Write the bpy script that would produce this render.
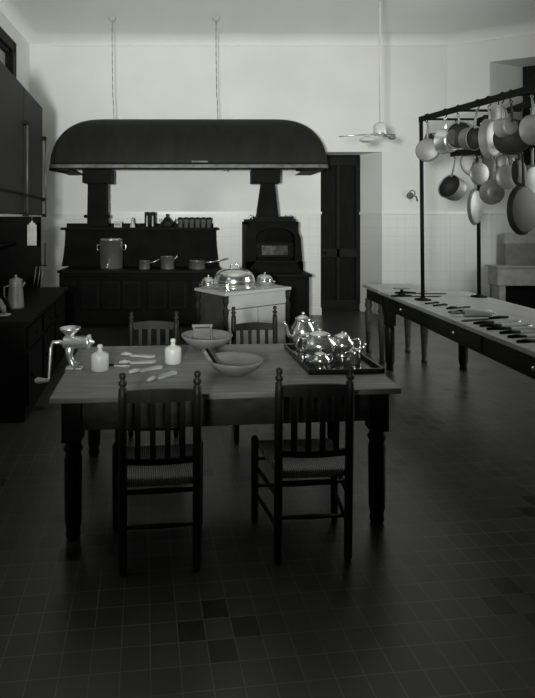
import bpy, bmesh, math, random
from mathutils import Vector, Matrix
random.seed(7)
C = bpy.context.scene.collection
PI = math.pi
R = math.radians
for o in list(bpy.data.objects): bpy.data.objects.remove(o)

# ---------------------------------------------------------------- camera
F = 530.0; PX, PY, EYE = 200.0, 221.0, 1.67       # focal length and principal point in pixels, eye height
cam_d = bpy.data.cameras.new('camera'); cam = bpy.data.objects.new('camera', cam_d); C.objects.link(cam)
cam.location = (0, 0, EYE); cam.rotation_euler = (R(90), 0, 0)
cam_d.sensor_fit = 'HORIZONTAL'; cam_d.sensor_width = 36; cam_d.lens = 36*F/535
cam_d.shift_x = (267.5-PX)/535; cam_d.shift_y = (PY-349)/535
cam_d.clip_start = .05; cam_d.clip_end = 100
bpy.context.scene.camera = cam
# ---------------------------------------------------------------- world, light, exposure
sc = bpy.context.scene
sc.view_settings.view_transform = 'Standard'; sc.view_settings.look = 'None'
sc.view_settings.gamma = 1; sc.view_settings.use_curve_mapping = False
sc.view_settings.exposure = -0.06
w = bpy.data.worlds.new('world'); sc.world = w; w.use_nodes = True
w.node_tree.nodes['Background'].inputs[0].default_value = (.95, 1, .93, 1)
w.node_tree.nodes['Background'].inputs[1].default_value = .012
def spot(name, loc, target, power, size, blend, radius):
    d = bpy.data.lights.new(name, 'SPOT'); o = bpy.data.objects.new(name, d); C.objects.link(o)
    d.energy = power; d.spot_size = R(size); d.spot_blend = blend; d.shadow_soft_size = radius; d.color = (.99, 1, .97)
    o.location = loc; o.rotation_euler = (Vector(target)-Vector(loc)).to_track_quat('-Z', 'Y').to_euler(); return o
def area(name, loc, target, power, sx, sy):
    d = bpy.data.lights.new(name, 'AREA'); o = bpy.data.objects.new(name, d); C.objects.link(o)
    d.shape = 'RECTANGLE'; d.size = sx; d.size_y = sy; d.energy = power; d.color = (.99, 1, .97)
    o.location = loc; o.rotation_euler = (Vector(target)-Vector(loc)).to_track_quat('-Z', 'Y').to_euler(); return o
spot('photographers_lamp', (-.5, -.6, 1.75), (.75, 9.4, 4.3), 2200, 68, .95, .16)
area('side_window_daylight', (6.45, 4.9, 2.5), (1.9, 5.6, .6), 105, 1.8, 2.0).data.spread = R(150)
area('left_window_daylight', (-2.55, 2.2, 3.2), (0.2, 3.6, .6), 7, 1.4, 1.6)

# ---------------------------------------------------------------- materials
def g(v): return (v, v*1.01, v*.975, 1)
def mat(name, v, rough=.6, metal=0.0, spec=.5, noise=0.0, nscale=8.0, stretch=(1,1,1), bump=0.0, emis=0):
    m = bpy.data.materials.new(name); m.use_nodes = True; N = m.node_tree.nodes; L = m.node_tree.links
    b = N['Principled BSDF']; b.inputs['Roughness'].default_value = rough; b.inputs['Metallic'].default_value = metal
    b.inputs['Specular IOR Level'].default_value = spec; b.inputs['Base Color'].default_value = g(v)
    if noise > 0 or bump > 0:
        tc = N.new('ShaderNodeTexCoord'); mp = N.new('ShaderNodeMapping'); mp.inputs['Scale'].default_value = stretch
        nz = N.new('ShaderNodeTexNoise'); nz.inputs['Scale'].default_value = nscale; nz.inputs['Detail'].default_value = 5
        L.new(tc.outputs['Object'], mp.inputs[0]); L.new(mp.outputs[0], nz.inputs['Vector'])
        cr = N.new('ShaderNodeValToRGB'); cr.color_ramp.elements[0].position = .3; cr.color_ramp.elements[1].position = .7
        cr.color_ramp.elements[0].color = g(v*(1-noise)); cr.color_ramp.elements[1].color = g(min(.95, v*(1+noise)))
        L.new(nz.outputs['Fac'], cr.inputs[0]); L.new(cr.outputs[0], b.inputs['Base Color'])
        if bump > 0:
            bp = N.new('ShaderNodeBump'); bp.inputs['Strength'].default_value = bump; bp.inputs['Distance'].default_value = .01
            L.new(nz.outputs['Fac'], bp.inputs['Height']); L.new(bp.outputs[0], b.inputs['Normal'])
    return m
def math_node(N, L, op, a, b=None, c=None):
    n = N.new('ShaderNodeMath'); n.operation = op
    for i, v in enumerate((a, b, c)):
        if v is None: continue
        if isinstance(v, (int, float)): n.inputs[i].default_value = v
        else: L.new(v, n.inputs[i])
    return n.outputs[0]
def mixc(N, L, fac, a, b):
    n = N.new('ShaderNodeMix'); n.data_type = 'RGBA'; L.new(fac, n.inputs[0])
    for i, v in ((6, a), (7, b)):
        if isinstance(v, tuple): n.inputs[i].default_value = v
        else: L.new(v, n.inputs[i])
    return n.outputs[2]
def wall_material():
    m = bpy.data.materials.new('plaster_over_white_tile'); m.use_nodes = True; N = m.node_tree.nodes; L = m.node_tree.links
    b = N['Principled BSDF']; tc = N.new('ShaderNodeTexCoord'); sx = N.new('ShaderNodeSeparateXYZ'); L.new(tc.outputs['Object'], sx.inputs[0])
    h = math_node(N, L, 'ADD', sx.outputs[0], math_node(N, L, 'MULTIPLY', sx.outputs[1], .5))
    def edge(v, t):
        fr = math_node(N, L, 'FRACT', math_node(N, L, 'DIVIDE', v, t))
        return math_node(N, L, 'LESS_THAN', math_node(N, L, 'SUBTRACT', .5, math_node(N, L, 'ABSOLUTE', math_node(N, L, 'SUBTRACT', fr, .5))), .018)
    gr = math_node(N, L, 'MAXIMUM', edge(h, .155), edge(sx.outputs[2], .155))
    low = math_node(N, L, 'LESS_THAN', sx.outputs[2], 1.8)
    gr = math_node(N, L, 'MULTIPLY', gr, low)
    nz = N.new('ShaderNodeTexNoise'); nz.inputs['Scale'].default_value = 1.1; nz.inputs['Detail'].default_value = 6; L.new(tc.outputs['Object'], nz.inputs['Vector'])
    cr = N.new('ShaderNodeValToRGB'); cr.color_ramp.elements[0].position = .35; cr.color_ramp.elements[1].position = .65
    cr.color_ramp.elements[0].color = g(.74); cr.color_ramp.elements[1].color = g(.80); L.new(nz.outputs['Fac'], cr.inputs[0])
    L.new(mixc(N, L, gr, cr.outputs[0], g(.66)), b.inputs['Base Color'])
    r = math_node(N, L, 'SUBTRACT', .75, math_node(N, L, 'MULTIPLY', low, .35)); L.new(r, b.inputs['Roughness'])
    return m
FLOOR_YAW = R(6.2); TILE = .112
def floor_material():
    m = bpy.data.materials.new('quarry_tile'); m.use_nodes = True; N = m.node_tree.nodes; L = m.node_tree.links
    b = N['Principled BSDF']; tc = N.new('ShaderNodeTexCoord'); mp = N.new('ShaderNodeMapping'); mp.vector_type = 'TEXTURE'
    mp.inputs['Location'].default_value = (.076, 2.172, 0); mp.inputs['Rotation'].default_value = (0, 0, FLOOR_YAW); mp.inputs['Scale'].default_value = (TILE, TILE, 1)
    L.new(tc.outputs['Object'], mp.inputs[0]); sx = N.new('ShaderNodeSeparateXYZ'); L.new(mp.outputs[0], sx.inputs[0])
    M = lambda *a: math_node(N, L, *a)
    u = M('ADD', sx.outputs[0], .5); v = M('ADD', sx.outputs[1], .5)
    i, j = M('FLOOR', u), M('FLOOR', v)
    def cluster(off):
        a = M('ABSOLUTE', M('SUBTRACT', M('FLOORED_MODULO', M('ADD', i, 6+off), 12), 6))
        c = M('ABSOLUTE', M('SUBTRACT', M('FLOORED_MODULO', M('ADD', j, 6+off), 12), 6))
        return M('COMPARE', M('ADD', a, c), 1, .1)
    dark = M('MAXIMUM', cluster(0), cluster(6))
    def e(x):
        return M('SUBTRACT', .5, M('ABSOLUTE', M('SUBTRACT', M('FRACT', x), .5)))
    nz0 = N.new('ShaderNodeTexNoise'); nz0.inputs['Scale'].default_value = 1.7; nz0.inputs['Detail'].default_value = 3; L.new(tc.outputs['Object'], nz0.inputs['Vector'])
    grout = M('LESS_THAN', M('MINIMUM', e(u), e(v)), .021)
    gfac = M('MULTIPLY', grout, M('MULTIPLY_ADD', nz0.outputs['Fac'], 2.2, -.5))
    wn = N.new('ShaderNodeTexWhiteNoise'); wn.noise_dimensions = '2D'; cb = N.new('ShaderNodeCombineXYZ'); L.new(i, cb.inputs[0]); L.new(j, cb.inputs[1]); L.new(cb.outputs[0], wn.inputs['Vector'])
    cr = N.new('ShaderNodeValToRGB'); cr.color_ramp.elements[0].color = g(.028); cr.color_ramp.elements[1].color = g(.042); L.new(wn.outputs['Value'], cr.inputs[0])
    c1 = mixc(N, L, dark, cr.outputs[0], g(.006))
    cl = N.new('ShaderNodeClamp'); L.new(gfac, cl.inputs[0])
    L.new(mixc(N, L, cl.outputs[0], c1, g(.13)), b.inputs['Base Color'])
    nz = N.new('ShaderNodeTexNoise'); nz.inputs['Scale'].default_value = 3; nz.inputs['Detail'].default_value = 4; L.new(tc.outputs['Object'], nz.inputs['Vector'])
    L.new(M('MULTIPLY_ADD', nz.outputs['Fac'], .2, .24), b.inputs['Roughness'])
    b.inputs['Specular IOR Level'].default_value = .75
    bp = N.new('ShaderNodeBump'); bp.inputs['Strength'].default_value = .25; bp.inputs['Distance'].default_value = .004
    L.new(M('ADD', wn.outputs['Value'], M('MULTIPLY', nz.outputs['Fac'], 2)), bp.inputs['Height']); L.new(bp.outputs[0], b.inputs['Normal'])
    return m
def rush_material():
    m = bpy.data.materials.new('rush'); m.use_nodes = True; N = m.node_tree.nodes; L = m.node_tree.links
    b = N['Principled BSDF']; tc = N.new('ShaderNodeTexCoord'); wv = N.new('ShaderNodeTexWave'); wv.inputs['Scale'].default_value = 30; wv.inputs['Distortion'].default_value = 1.5
    L.new(tc.outputs['Object'], wv.inputs['Vector']); cr = N.new('ShaderNodeValToRGB'); cr.color_ramp.elements[0].color = g(.10); cr.color_ramp.elements[1].color = g(.3)
    L.new(wv.outputs['Fac'], cr.inputs[0]); L.new(cr.outputs[0], b.inputs['Base Color']); b.inputs['Roughness'].default_value = .8
    bp = N.new('ShaderNodeBump'); bp.inputs['Distance'].default_value = .005; L.new(wv.outputs['Fac'], bp.inputs['Height']); L.new(bp.outputs[0], b.inputs['Normal'])
    return m
M_WALL = wall_material(); M_FLOOR = floor_material(); M_RUSH = rush_material()
M_CEIL = mat('ceiling_plaster', .82, .8, noise=.04, nscale=.8)
M_TRIM = mat('glazed_trim', .8, .35, noise=.03)
M_DARKWOOD = mat('dark_wood', .010, .6, spec=.15, noise=.5, nscale=3, stretch=(1, 1, 8))
M_CHAIR = mat('chair_wood', .009, .5, spec=.22, noise=.5, nscale=4, stretch=(6, 6, 1))
M_TABLETOP = mat('scrubbed_wood', .19, .5, spec=.3, noise=.3, nscale=3, stretch=(1.2, 14, 6), bump=.1)
M_TABLEWOOD = mat('table_wood', .05, .5, spec=.3, noise=.45, nscale=3, stretch=(2, 8, 8))
M_BENCHTOP = mat('bench_top', .36, .42, noise=.18, nscale=2, stretch=(10, 1, 4))
M_BENCH = mat('bench_wood', .010, .35, spec=.25, noise=.4, nscale=3)
M_CUPB = mat('painted_cupboard', .028, .6, spec=.2, noise=.12, nscale=2, stretch=(1, 1, 3))
M_COUNTER = mat('counter_wood', .006, .7, spec=.1, noise=.3)
M_DOOR = mat('door_wood', .006, .7, spec=.12, noise=.4, nscale=3, stretch=(6, 6, 1))
M_IRON = mat('cast_iron', .006, .7, spec=.12, noise=.3, nscale=6)
M_RANGE = mat('range_iron', .006, .8, spec=.1, noise=.35, nscale=4)
M_HOOD = mat('hood_iron', .012, .62, spec=.2, noise=.28, nscale=2.2, stretch=(3, 3, .6))
M_RIM = mat('hood_rim', .10, .5, .2, noise=.5, nscale=9)
M_SILVER = mat('silver', .8, .17, .95, noise=.06, nscale=5)
M_STEEL = mat('steel', .75, .29, .9, noise=.1, nscale=6)
M_TIN = mat('tinned_copper', .21, .48, .3, noise=.3, nscale=7)
M_COPPER = mat('dull_copper', .16, .45, .4, noise=.35, nscale=7)
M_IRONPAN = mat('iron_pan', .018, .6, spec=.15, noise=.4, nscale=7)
M_WHITE = mat('white_china', .5, .4, noise=.05)
M_BOWL = mat('turned_wood', .15, .5, spec=.3, noise=.3, nscale=5, stretch=(1, 1, 6))
M_PALEWOOD = mat('pale_wood', .42, .5, noise=.2, nscale=6, stretch=(1, 6, 6))
M_CABINET = mat('pale_cabinet', .4, .5, noise=.08, nscale=3)
M_STONE = mat('soapstone', .34, .5, noise=.2, nscale=7)
M_STONED = mat('dark_stone', .2, .5, noise=.2, nscale=7)
M_TRAY = mat('black_lacquer', .008, .18)
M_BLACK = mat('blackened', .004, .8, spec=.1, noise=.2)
M_ROD = mat('painted_rod', .1, .45, .3, noise=.3)
M_CORD = mat('cord', .1, .7, noise=.2)
M_GLASSDARK = mat('night_glass', .01, .1, noise=.1)
M_CLOTH = mat('linen', .5, .9, noise=.2)

# ---------------------------------------------------------------- mesh helpers
class MB:
    def __init__(s): s.bm = bmesh.new()
    def box(s, lo, hi, M=None):
        vs = [s.bm.verts.new((x, y, z)) for z in (lo[2], hi[2]) for y in (lo[1], hi[1]) for x in (lo[0], hi[0])]
        if M is not None:
            for v in vs: v.co = M @ v.co
        for f in ((0, 2, 3, 1), (4, 5, 7, 6), (0, 1, 5, 4), (2, 6, 7, 3), (0, 4, 6, 2), (1, 3, 7, 5)): s.bm.faces.new([vs[i] for i in f])
        return s
    def prism(s, pts, z0, z1):
        a = [s.bm.verts.new((x, y, z0)) for x, y in pts]; b = [s.bm.verts.new((x, y, z1)) for x, y in pts]
        s.bm.faces.new(a[::-1]); s.bm.faces.new(b); n = len(pts)
        for i in range(n): s.bm.faces.new((a[i], a[(i+1) % n], b[(i+1) % n], b[i]))
        return s
    def lathe(s, prof, M=None, n=24, cap=True):
        rings = []
        for r, z in prof:
            ring = []
            for k in range(n):
                a = 2*PI*k/n; co = Vector((r*math.cos(a), r*math.sin(a), z))
                ring.append(s.bm.verts.new(M @ co if M is not None else co))
            rings.append(ring)
        for a, b in zip(rings, rings[1:]):
            for k in range(n):
                f = s.bm.faces.new((a[k], a[(k+1) % n], b[(k+1) % n], b[k])); f.smooth = True
        if cap:
            s.bm.faces.new(rings[0][::-1]); s.bm.faces.new(rings[-1])
        return s
    def tube(s, pts, r, n=8):
        pts = [Vector(p) for p in pts]; rs = r if isinstance(r, (list, tuple)) else [r]*len(pts)
        rings = []; up = None
        for i, p in enumerate(pts):
            d = (pts[min(i+1, len(pts)-1)]-pts[max(i-1, 0)]).normalized()
            if up is None: up = d.orthogonal().normalized()
            up = (up-d*up.dot(d)).normalized(); sd = d.cross(up)
            rings.append([s.bm.verts.new(p+(up*math.cos(2*PI*k/n)+sd*math.sin(2*PI*k/n))*rs[i]) for k in range(n)])
        for a, b in zip(rings, rings[1:]):
            for k in range(n):
                f = s.bm.faces.new((a[k], a[(k+1) % n], b[(k+1) % n], b[k])); f.smooth = True
        s.bm.faces.new(rings[0][::-1]); s.bm.faces.new(rings[-1]); return s
    def ball(s, c, r, sc=(1, 1, 1), n=12):
        prof = [(max(.02, math.sin(PI*k/8))*r, -math.cos(PI*k/8)*r) for k in range(9)]
        return s.lathe([(max(p, .0004), z) for p, z in prof], Matrix.Translation(c) @ Matrix.Diagonal((*sc, 1)), n)
    def build(s, name, m, parent=None, bevel=0.0, mtx=None):
        bmesh.ops.recalc_face_normals(s.bm, faces=s.bm.faces)
        me = bpy.data.meshes.new(name); s.bm.to_mesh(me); s.bm.free(); me.materials.append(m)
        o = bpy.data.objects.new(name, me); C.objects.link(o)
        if parent is not None: o.parent = parent
        if bevel:
            b = o.modifiers.new('bevel', 'BEVEL'); b.width = bevel; b.segments = 2; b.limit_method = 'ANGLE'
        return o
def tag(o, label, cat, group=None):
    o['label'] = label; o['category'] = cat
    if group: o['group'] = group
    return o
def thing(name, label, cat, loc=(0, 0, 0), rz=0, group=None):
    o = bpy.data.objects.new(name, None); C.objects.link(o); o.location = loc; o.rotation_euler = (0, 0, rz); o.empty_display_size = .1
    return tag(o, label, cat, group)
def struct(name, mb, m, bevel=0): o = mb.build(name, m, None, bevel); o['kind'] = 'structure'; return o
def dup(root, loc, rz, label, group=None, scale=None):
    r = root.copy(); C.objects.link(r); r.location = loc; r.rotation_euler = (0, 0, rz); r['label'] = label
    if group: r['group'] = group
    if scale: r.scale = scale
    for ch in list(root.children):
        c = ch.copy(); C.objects.link(c); c.parent = r
        for gch in ch.children:
            d = gch.copy(); C.objects.link(d); d.parent = c
    return r
def at(x, y, s): return Vector(((x-PX)*s, F*s, EYE-(y-PY)*s))
def on(x, y, z):                                   # point at height z seen at pixel (x, y)
    s = (EYE-z)/(y-PY); return at(x, y, s)
def T(x, y, z): return Matrix.Translation((x, y, z))
def RX(a): return Matrix.Rotation(a, 4, 'X')
def RY(a): return Matrix.Rotation(a, 4, 'Y')
def RZ(a): return Matrix.Rotation(a, 4, 'Z')

# ================================================================ setting
WY = 9.43; ZC = 4.97; ZM = 4.80; XL0, XL1 = -3.03, -2.62
struct('floor', MB().box((-4, -1, -.1), (8, 12, 0)), M_FLOOR)
struct('ceiling', MB().box((-4, -1, ZC), (8, 12, ZC+.15)), M_CEIL)
b = MB(); b.prism([(-3.6, WY), (2.147, WY), (2.147, 9.95), (-3.6, 9.95)], 0, ZC)
b.prism([(2.147, WY), (3.24, WY), (3.0, 9.95), (2.147, 9.95)], 2.9, ZC)
b.prism([(3.24, WY), (4.4, WY), (4.4, 10.3), (2.98, 10.3), (2.98, 9.87)], 0, ZC)
struct('wall_back', b, M_WALL)
b = MB(); b.prism([(4.4, WY), (4.99, 9.13), (5.8, 9.49), (5.8, 10.3), (4.4, 10.3)], 0, ZC)
b.prism([(4.99, 9.13), (6.6, 8.305), (7.0, 8.88), (5.8, 9.49)], 4.41, ZC)
b.prism([(5.8, 9.49), (7.0, 8.88), (7.1, 9.2), (5.8, 10.0)], 0, 1.9)
struct('wall_corner', b, M_WALL)
YL = -1.0
xl = lambda y: XL0+(XL1-XL0)*(WY-y)/(WY-YL)
# left wall with a high window opening Y 7.2-8.55, z 3.1-4.45
wy0, wy1, wz0, wz1 = 6.6, 8.45, 3.25, 4.46
b = MB()
for y0, y1, z0, z1 in ((YL, wy0, 0, ZC), (wy1, WY+.02, 0, ZC), (wy0, wy1, 0, wz0), (wy0, wy1, wz1, ZC)):
    b.prism([(xl(y0), y0), (xl(y1), y1), (xl(y1)-.4, y1), (xl(y0)-.4, y0)], z0, z1)
struct('wall_left', b, M_WALL)
# right wall, with the side window the daylight comes through
b = MB()
for y0, y1, z0, z1 in ((1.0, 3.9, 0, ZC), (6.0, 8.35, 0, ZC), (3.9, 6.0, 0, 1.45), (3.9, 6.0, 3.55, ZC)):
    b.box((6.6, y0, z0), (7.0, y1, z1))
struct('wall_right', b, M_WALL)
b = MB()
for y in (3.9, 4.9, 5.92): b.box((6.62, y, 1.45), (6.7, y+.08, 3.55))
for z in (1.45, 2.5, 3.47): b.box((6.62, 3.9, z), (6.7, 6.0, z+.08))
struct('window_3', b, M_DARKWOOD)
# cove and ceiling bead
poly = [Vector((XL1, YL)), Vector((XL0, WY)), Vector((4.4, WY)), Vector((6.6, 8.305))]
def offset(poly, d):
    out = []
    for i, p in enumerate(poly):
        ns = []
        if i > 0: e = (poly[i]-poly[i-1]).normalized(); ns.append(Vector((e.y, -e.x)))
        if i < len(poly)-1: e = (poly[i+1]-poly[i]).normalized(); ns.append(Vector((e.y, -e.x)))
        n = sum(ns, Vector((0, 0))).normalized(); out.append(p+n*(d/n.dot(ns[0])))
    return out
b = MB(); rc = ZC-ZM; prev = None
for k in range(9):
    a = PI/2*k/8; ring = [b.bm.verts.new((p.x, p.y, ZM+rc*math.sin(a))) for p in offset(poly, rc*(1-math.cos(a))+.002)]
    if prev:
        for i in range(len(ring)-1): f = b.bm.faces.new((prev[i], prev[i+1], ring[i+1], ring[i])); f.smooth = True
    prev = ring

struct('trim_1', b, M_WALL)
def band(poly, z0, z1, d, name, m):
    i_, o_ = offset(poly, d), offset(poly, -.005)
    b = MB()
    for k in range(len(poly)-1): b.prism([tuple(o_[k]), tuple(o_[k+1]), tuple(i_[k+1]), tuple(i_[k])], z0, z1)
    return struct(name, b, m)
band(poly[1:], ZM-.02, ZM+.012, .018, 'trim_2', M_TRIM)
P2 = [Vector((xl(YL), YL)), Vector((XL0, WY)), Vector((2.16, WY))]
P3 = [Vector((2.98, 9.87)), Vector((3.24, WY)), Vector((4.4, WY)), Vector((4.99, 9.13)), Vector((5.72, 9.455))]
band(P2, 1.79, 1.835, .03, 'trim_3', M_TRIM); band(P3, 1.79, 1.835, .03, 'trim_4', M_TRIM)
band(P2[1:], 0, .13, .02, 'baseboard_back', M_TRIM); band(P3, 0, .13, .02, 'baseboard_corner', M_TRIM)
# door
b = MB(); b.box((2.0, 9.88, 0), (3.05, 9.94, 2.9))
d = struct('door_1', b, M_DOOR)
b = MB()
for x0, x1, z0, z1 in ((2.18, 2.26, 0, 2.86), (2.9, 2.98, 0, 2.86), (2.54, 2.6, .2, 2.7), (2.26, 2.9, 0, .2), (2.26, 2.9, 1.0, 1.16), (2.26, 2.9, 2.7, 2.86)):
    b.box((x0, 9.85, z0), (x1, 9.885, z1))
b.build('door_frame', M_DARKWOOD, d, .006)
MB().ball((2.32, 9.82, 1.08), .03).tube([(2.32, 9.86, 1.08), (2.32, 9.8, 1.08)], .01).build('door_knob', M_IRON, d)
# high window, left wall
def window_frame(name, y0, y1, z0, z1):
    b = MB(); x = xl(y0)
    def bar(ya, yb, za, zb, dx): b.prism([(xl(ya)+dx, ya), (xl(yb)+dx, yb), (xl(yb)-.12, yb), (xl(ya)-.12, ya)], za, zb)
    t = .11
    bar(y0-.05, y0+t, z0-.05, z1+.05, .05); bar(y1-t, y1+.05, z0-.05, z1+.05, .05); bar(y0, y1, z1-t, z1+.05, .05); bar(y0, y1, z0-.05, z0+t, .05)
    bar(y0+t, y0+t+.06, z0+t, z1-t, 0); bar(y1-t-.06, y1-t, z0+t, z1-t, 0); bar(y0+t, y1-t, z1-t-.06, z1-t, 0); bar((y0+y1)/2-.03, (y0+y1)/2+.03, z0+t, z1-t, 0)
    o = struct(name, b, M_DARKWOOD)
    p = MB(); p.prism([(xl(y0)-.06, y0), (xl(y1)-.06, y1), (xl(y1)-.07, y1), (xl(y0)-.07, y0)], z0, z1); p.build('pane', M_STONE, o)
window_frame('window_1', wy0, wy1, wz0, wz1)
# recess window behind the pans
U = Vector((.89, -.456)); Nn = Vector((.456, .89)); O2 = Vector((5.74, 9.42))
def rp(u, n): q = O2+U*u+Nn*n; return (q.x, q.y)
def rbar(b, u0, u1, z0, z1, n0=0, n1=.08): b.prism([rp(u0, n0), rp(u1, n0), rp(u1, n1), rp(u0, n1)], z0, z1)
b = MB(); rbar(b, 0, .16, 1.9, 4.41); rbar(b, 1.2, 1.3, 1.9, 4.41); rbar(b, .16, 1.2, 4.25, 4.41); rbar(b, .16, 1.2, 1.9, 2.02); rbar(b, .16, 1.2, 3.1, 3.18); rbar(b, .64, .7, 1.9, 4.3)
wn2 = struct('window_2', b, M_DARKWOOD); b = MB(); rbar(b, .1, 1.25, 1.95, 4.35, .04, .05); b.build('pane', M_GLASSDARK, wn2)

# ================================================================ stone sink in the recess
t = thing('stone_sink', 'pale stone sink with tall splashback standing in the corner window recess', 'sink', (5.08, 8.70, 0))
def loc(o, X, Y): return (X-4.99, Y-8.70)
b = MB(); y0 = .04
b.box((-.17, y0, .60), (1.45, y0+.08, .90)).box((-.17, y0+.08, .60), (-.09, y0+.3, .90)).box((1.37, y0+.08, .6), (1.45, y0+.34, .9)).box((-.09, y0+.08, .6), (1.37, y0+.3, .66))
b.build('basin', M_STONE, t, .008)
MB().box((-.2, y0-.03, .90), (1.48, y0+.34, .925)).build('rim', M_STONE, t, .006)
MB().box((.12, y0+.28, .925), (1.45, y0+.34, 1.28)).build('splashback', M_STONED, t, .005)
MB().box((.12, y0+.3, 1.28), (1.45, y0+.4, 1.47)).build('ledge', M_STONE, t, .01)
MB().box((-.04, y0+.12, .0), (1.34, y0+.14, .6)).build('back_panel', M_BLACK, t)  # black sheet standing in for the shade in the opening under the sink
for x in (-.13, 1.33): MB().box((x, y0+.02, 0), (x+.1, y0+.25, .6)).build('leg', M_STONE, t)
MB().tube([(.9, y0+.28, 1.12), (.9, y0+.16, 1.14), (.9, y0+.13, 1.06)], .014).build('tap', M_STEEL, t)

# ================================================================ hood
t = thing('range_hood', 'large black iron hood with curved ends hung over the kitchen range', 'hood', (0, WY, 2.48))
hx0, hx1 = -2.34, 1.99; H1 = .86; dep = 1.25
b = MB(); n = 16; rings = []
pl = MB()
def hood_ring(k):
    a = PI/2*k/n; z = .06+(H1-.06)*math.sin(a); ix = .62*(1-math.cos(a)); iy = .55*(1-math.cos(a)); cr = .10+.25*(1-math.cos(a))*.6
    x0, x1, yf = hx0+ix, hx1-ix, -dep+iy
    pts = [(x0, -.01)]
    for q in range(5):
        aa = PI+PI/2*q/4; pts.append((x0+cr+cr*math.cos(aa), yf+cr+cr*math.sin(aa)))
    for q in range(5):
        aa = 1.5*PI+PI/2*q/4; pts.append((x1-cr+cr*math.cos(aa), yf+cr+cr*math.sin(aa)))
    pts.append((x1, -.01)); return [(x, y, z) for x, y in pts]
for k in range(n+1): rings.append([b.bm.verts.new(p) for p in hood_ring(k)])
for a_, c_ in zip(rings, rings[1:]):
    for i in range(len(a_)-1): f = b.bm.faces.new((a_[i], a_[i+1], c_[i+1], c_[i])); f.smooth = True
b.bm.faces.new(rings[-1])
sh = b.build('shell', M_HOOD, t); so = sh.modifiers.new('thick', 'SOLIDIFY'); so.thickness = .012; so.offset = -1
b = MB(); r0 = hood_ring(0)
for i in range(len(r0)-1):
    (xa, ya, _), (xb, yb, _) = r0[i], r0[i+1]; e = Vector((xb-xa, yb-ya)); 
    if e.length < 1e-4: continue
    nn = Vector((-e.y, e.x)).normalized()*(.025); b.prism([(xa-nn.x*.5, ya-nn.y*.5), (xb-nn.x*.5, yb-nn.y*.5), (xb+nn.x, yb+nn.y), (xa+nn.x, ya+nn.y)], .012, .062)
b.build('rim', M_RIM, t)
MB().box((hx0+.02, -dep+.02, 0), (hx0+.3, -.02, .012)).box((hx1-.3, -dep+.02, 0), (hx1-.02, -.02, .012)).box((hx0+.3, -dep+.02, 0), (hx1-.3, -dep+.16, .012)).build('inner_lip', M_IRON, t)
MB().box((-.13, -dep-.014, .095), (.12, -dep-.001, .118)).build('name_plate', M_RIM, t)
MB().tube([(hx0+.0, -dep+.05, -.01), (hx0+.28, -dep+.05, -.06), (hx0+.34, -dep+.05, -.0)], .02).build('hook', M_IRON, t)
MB().tube([(hx1-.5, -dep+.05, -.02), (hx1-.2, -dep+.05, -.005), (hx1-.16, -dep+.05, .0)], .018).build('hook', M_IRON, t)
MB().ball((.38, -dep+.03, -.015), .02).build('light_fitting', M_RIM, t)
# flues
def duct(x0, x1, xa, xb, xc, xd, ztop, zbot, y, name, label, px=None):
    t = thing(name, label, 'flue', ((x0+x1)/2, y, zbot))
    cx = (x0+x1)/2; hw = (x1-x0)/2
    MB().box((-hw, -.17, ztop-zbot-.22), (hw, .17, ztop-zbot)).build('collar', M_IRON, t, .005)
    b = MB(); z1 = ztop-zbot-.22
    v = [b.bm.verts.new(p) for p in ((xc-cx, -.13, 0), (xd-cx, -.13, 0), (xd-cx, .13, 0), (xc-cx, .13, 0), (xa-cx, -.11, z1), (xb-cx, -.11, z1), (xb-cx, .11, z1), (xa-cx, .11, z1))]
    for f in ((0, 1, 2, 3), (4, 5, 6, 7), (0, 1, 5, 4), (1, 2, 6, 5), (2, 3, 7, 6), (3, 0, 4, 7)): b.bm.faces.new([v[i] for i in f])
    b.build('pipe', M_RANGE, t, .01)
    return t
S1 = .0163
X = lambda px, s=S1: (px-PX)*s
f1 = duct(X(84.5), X(112.5), X(89), X(107), X(88.5), X(107.5), 2.50, 1.585, F*S1, 'stove_flue', 'straight black flue pipe rising from the range shelf into the hood')
MB().tube([(-.2, -.05, .16), (-.12, -.05, .16)], .02).ball((-.2, -.05, .16), .03).build('damper_handle', M_IRON, f1)
MB().tube([(.14, -.05, .16), (.19, -.05, .16)], .02).build('damper_pin', M_IRON, f1)
f2 = duct(X(251), X(278.5), X(261), X(274), X(256.5), X(277.5), 2.50, 1.745, F*S1, 'oven_flue', 'tapered black flue rising from the broiler oven into the hood')
# chains
def chain(name, px0, x1, label):
    top = Vector((x1-.03, 8.62, ZC)); zb = 3.33
    t = thing(name, label, 'chain', (top.x, top.y, zb), group='hood suspension chains')
    MB().lathe([(.07, 1.64-.02), (.06, 1.6), (.02, 1.56)], T(0, 0, -.0+(ZC-zb-1.62)), n=16).build('ceiling_rose', M_WHITE, t)
    pts = [(0+.03*(1-k/24)**2*(1 if k < 6 else .6), 0, (ZC-zb-.06)*k/24+.002) for k in range(25)]
    b = MB(); b.tube(pts, [.0035 if k % 2 else .007 for k in range(25)], 6); b.build('links', M_CORD, t)
chain('hood_chain', 112, -1.40, 'left of the two thin chains dropping from the ceiling to the hood')
chain('hood_chain', 217, .29, 'thin chain dropping from the ceiling to the middle of the hood')

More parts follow.
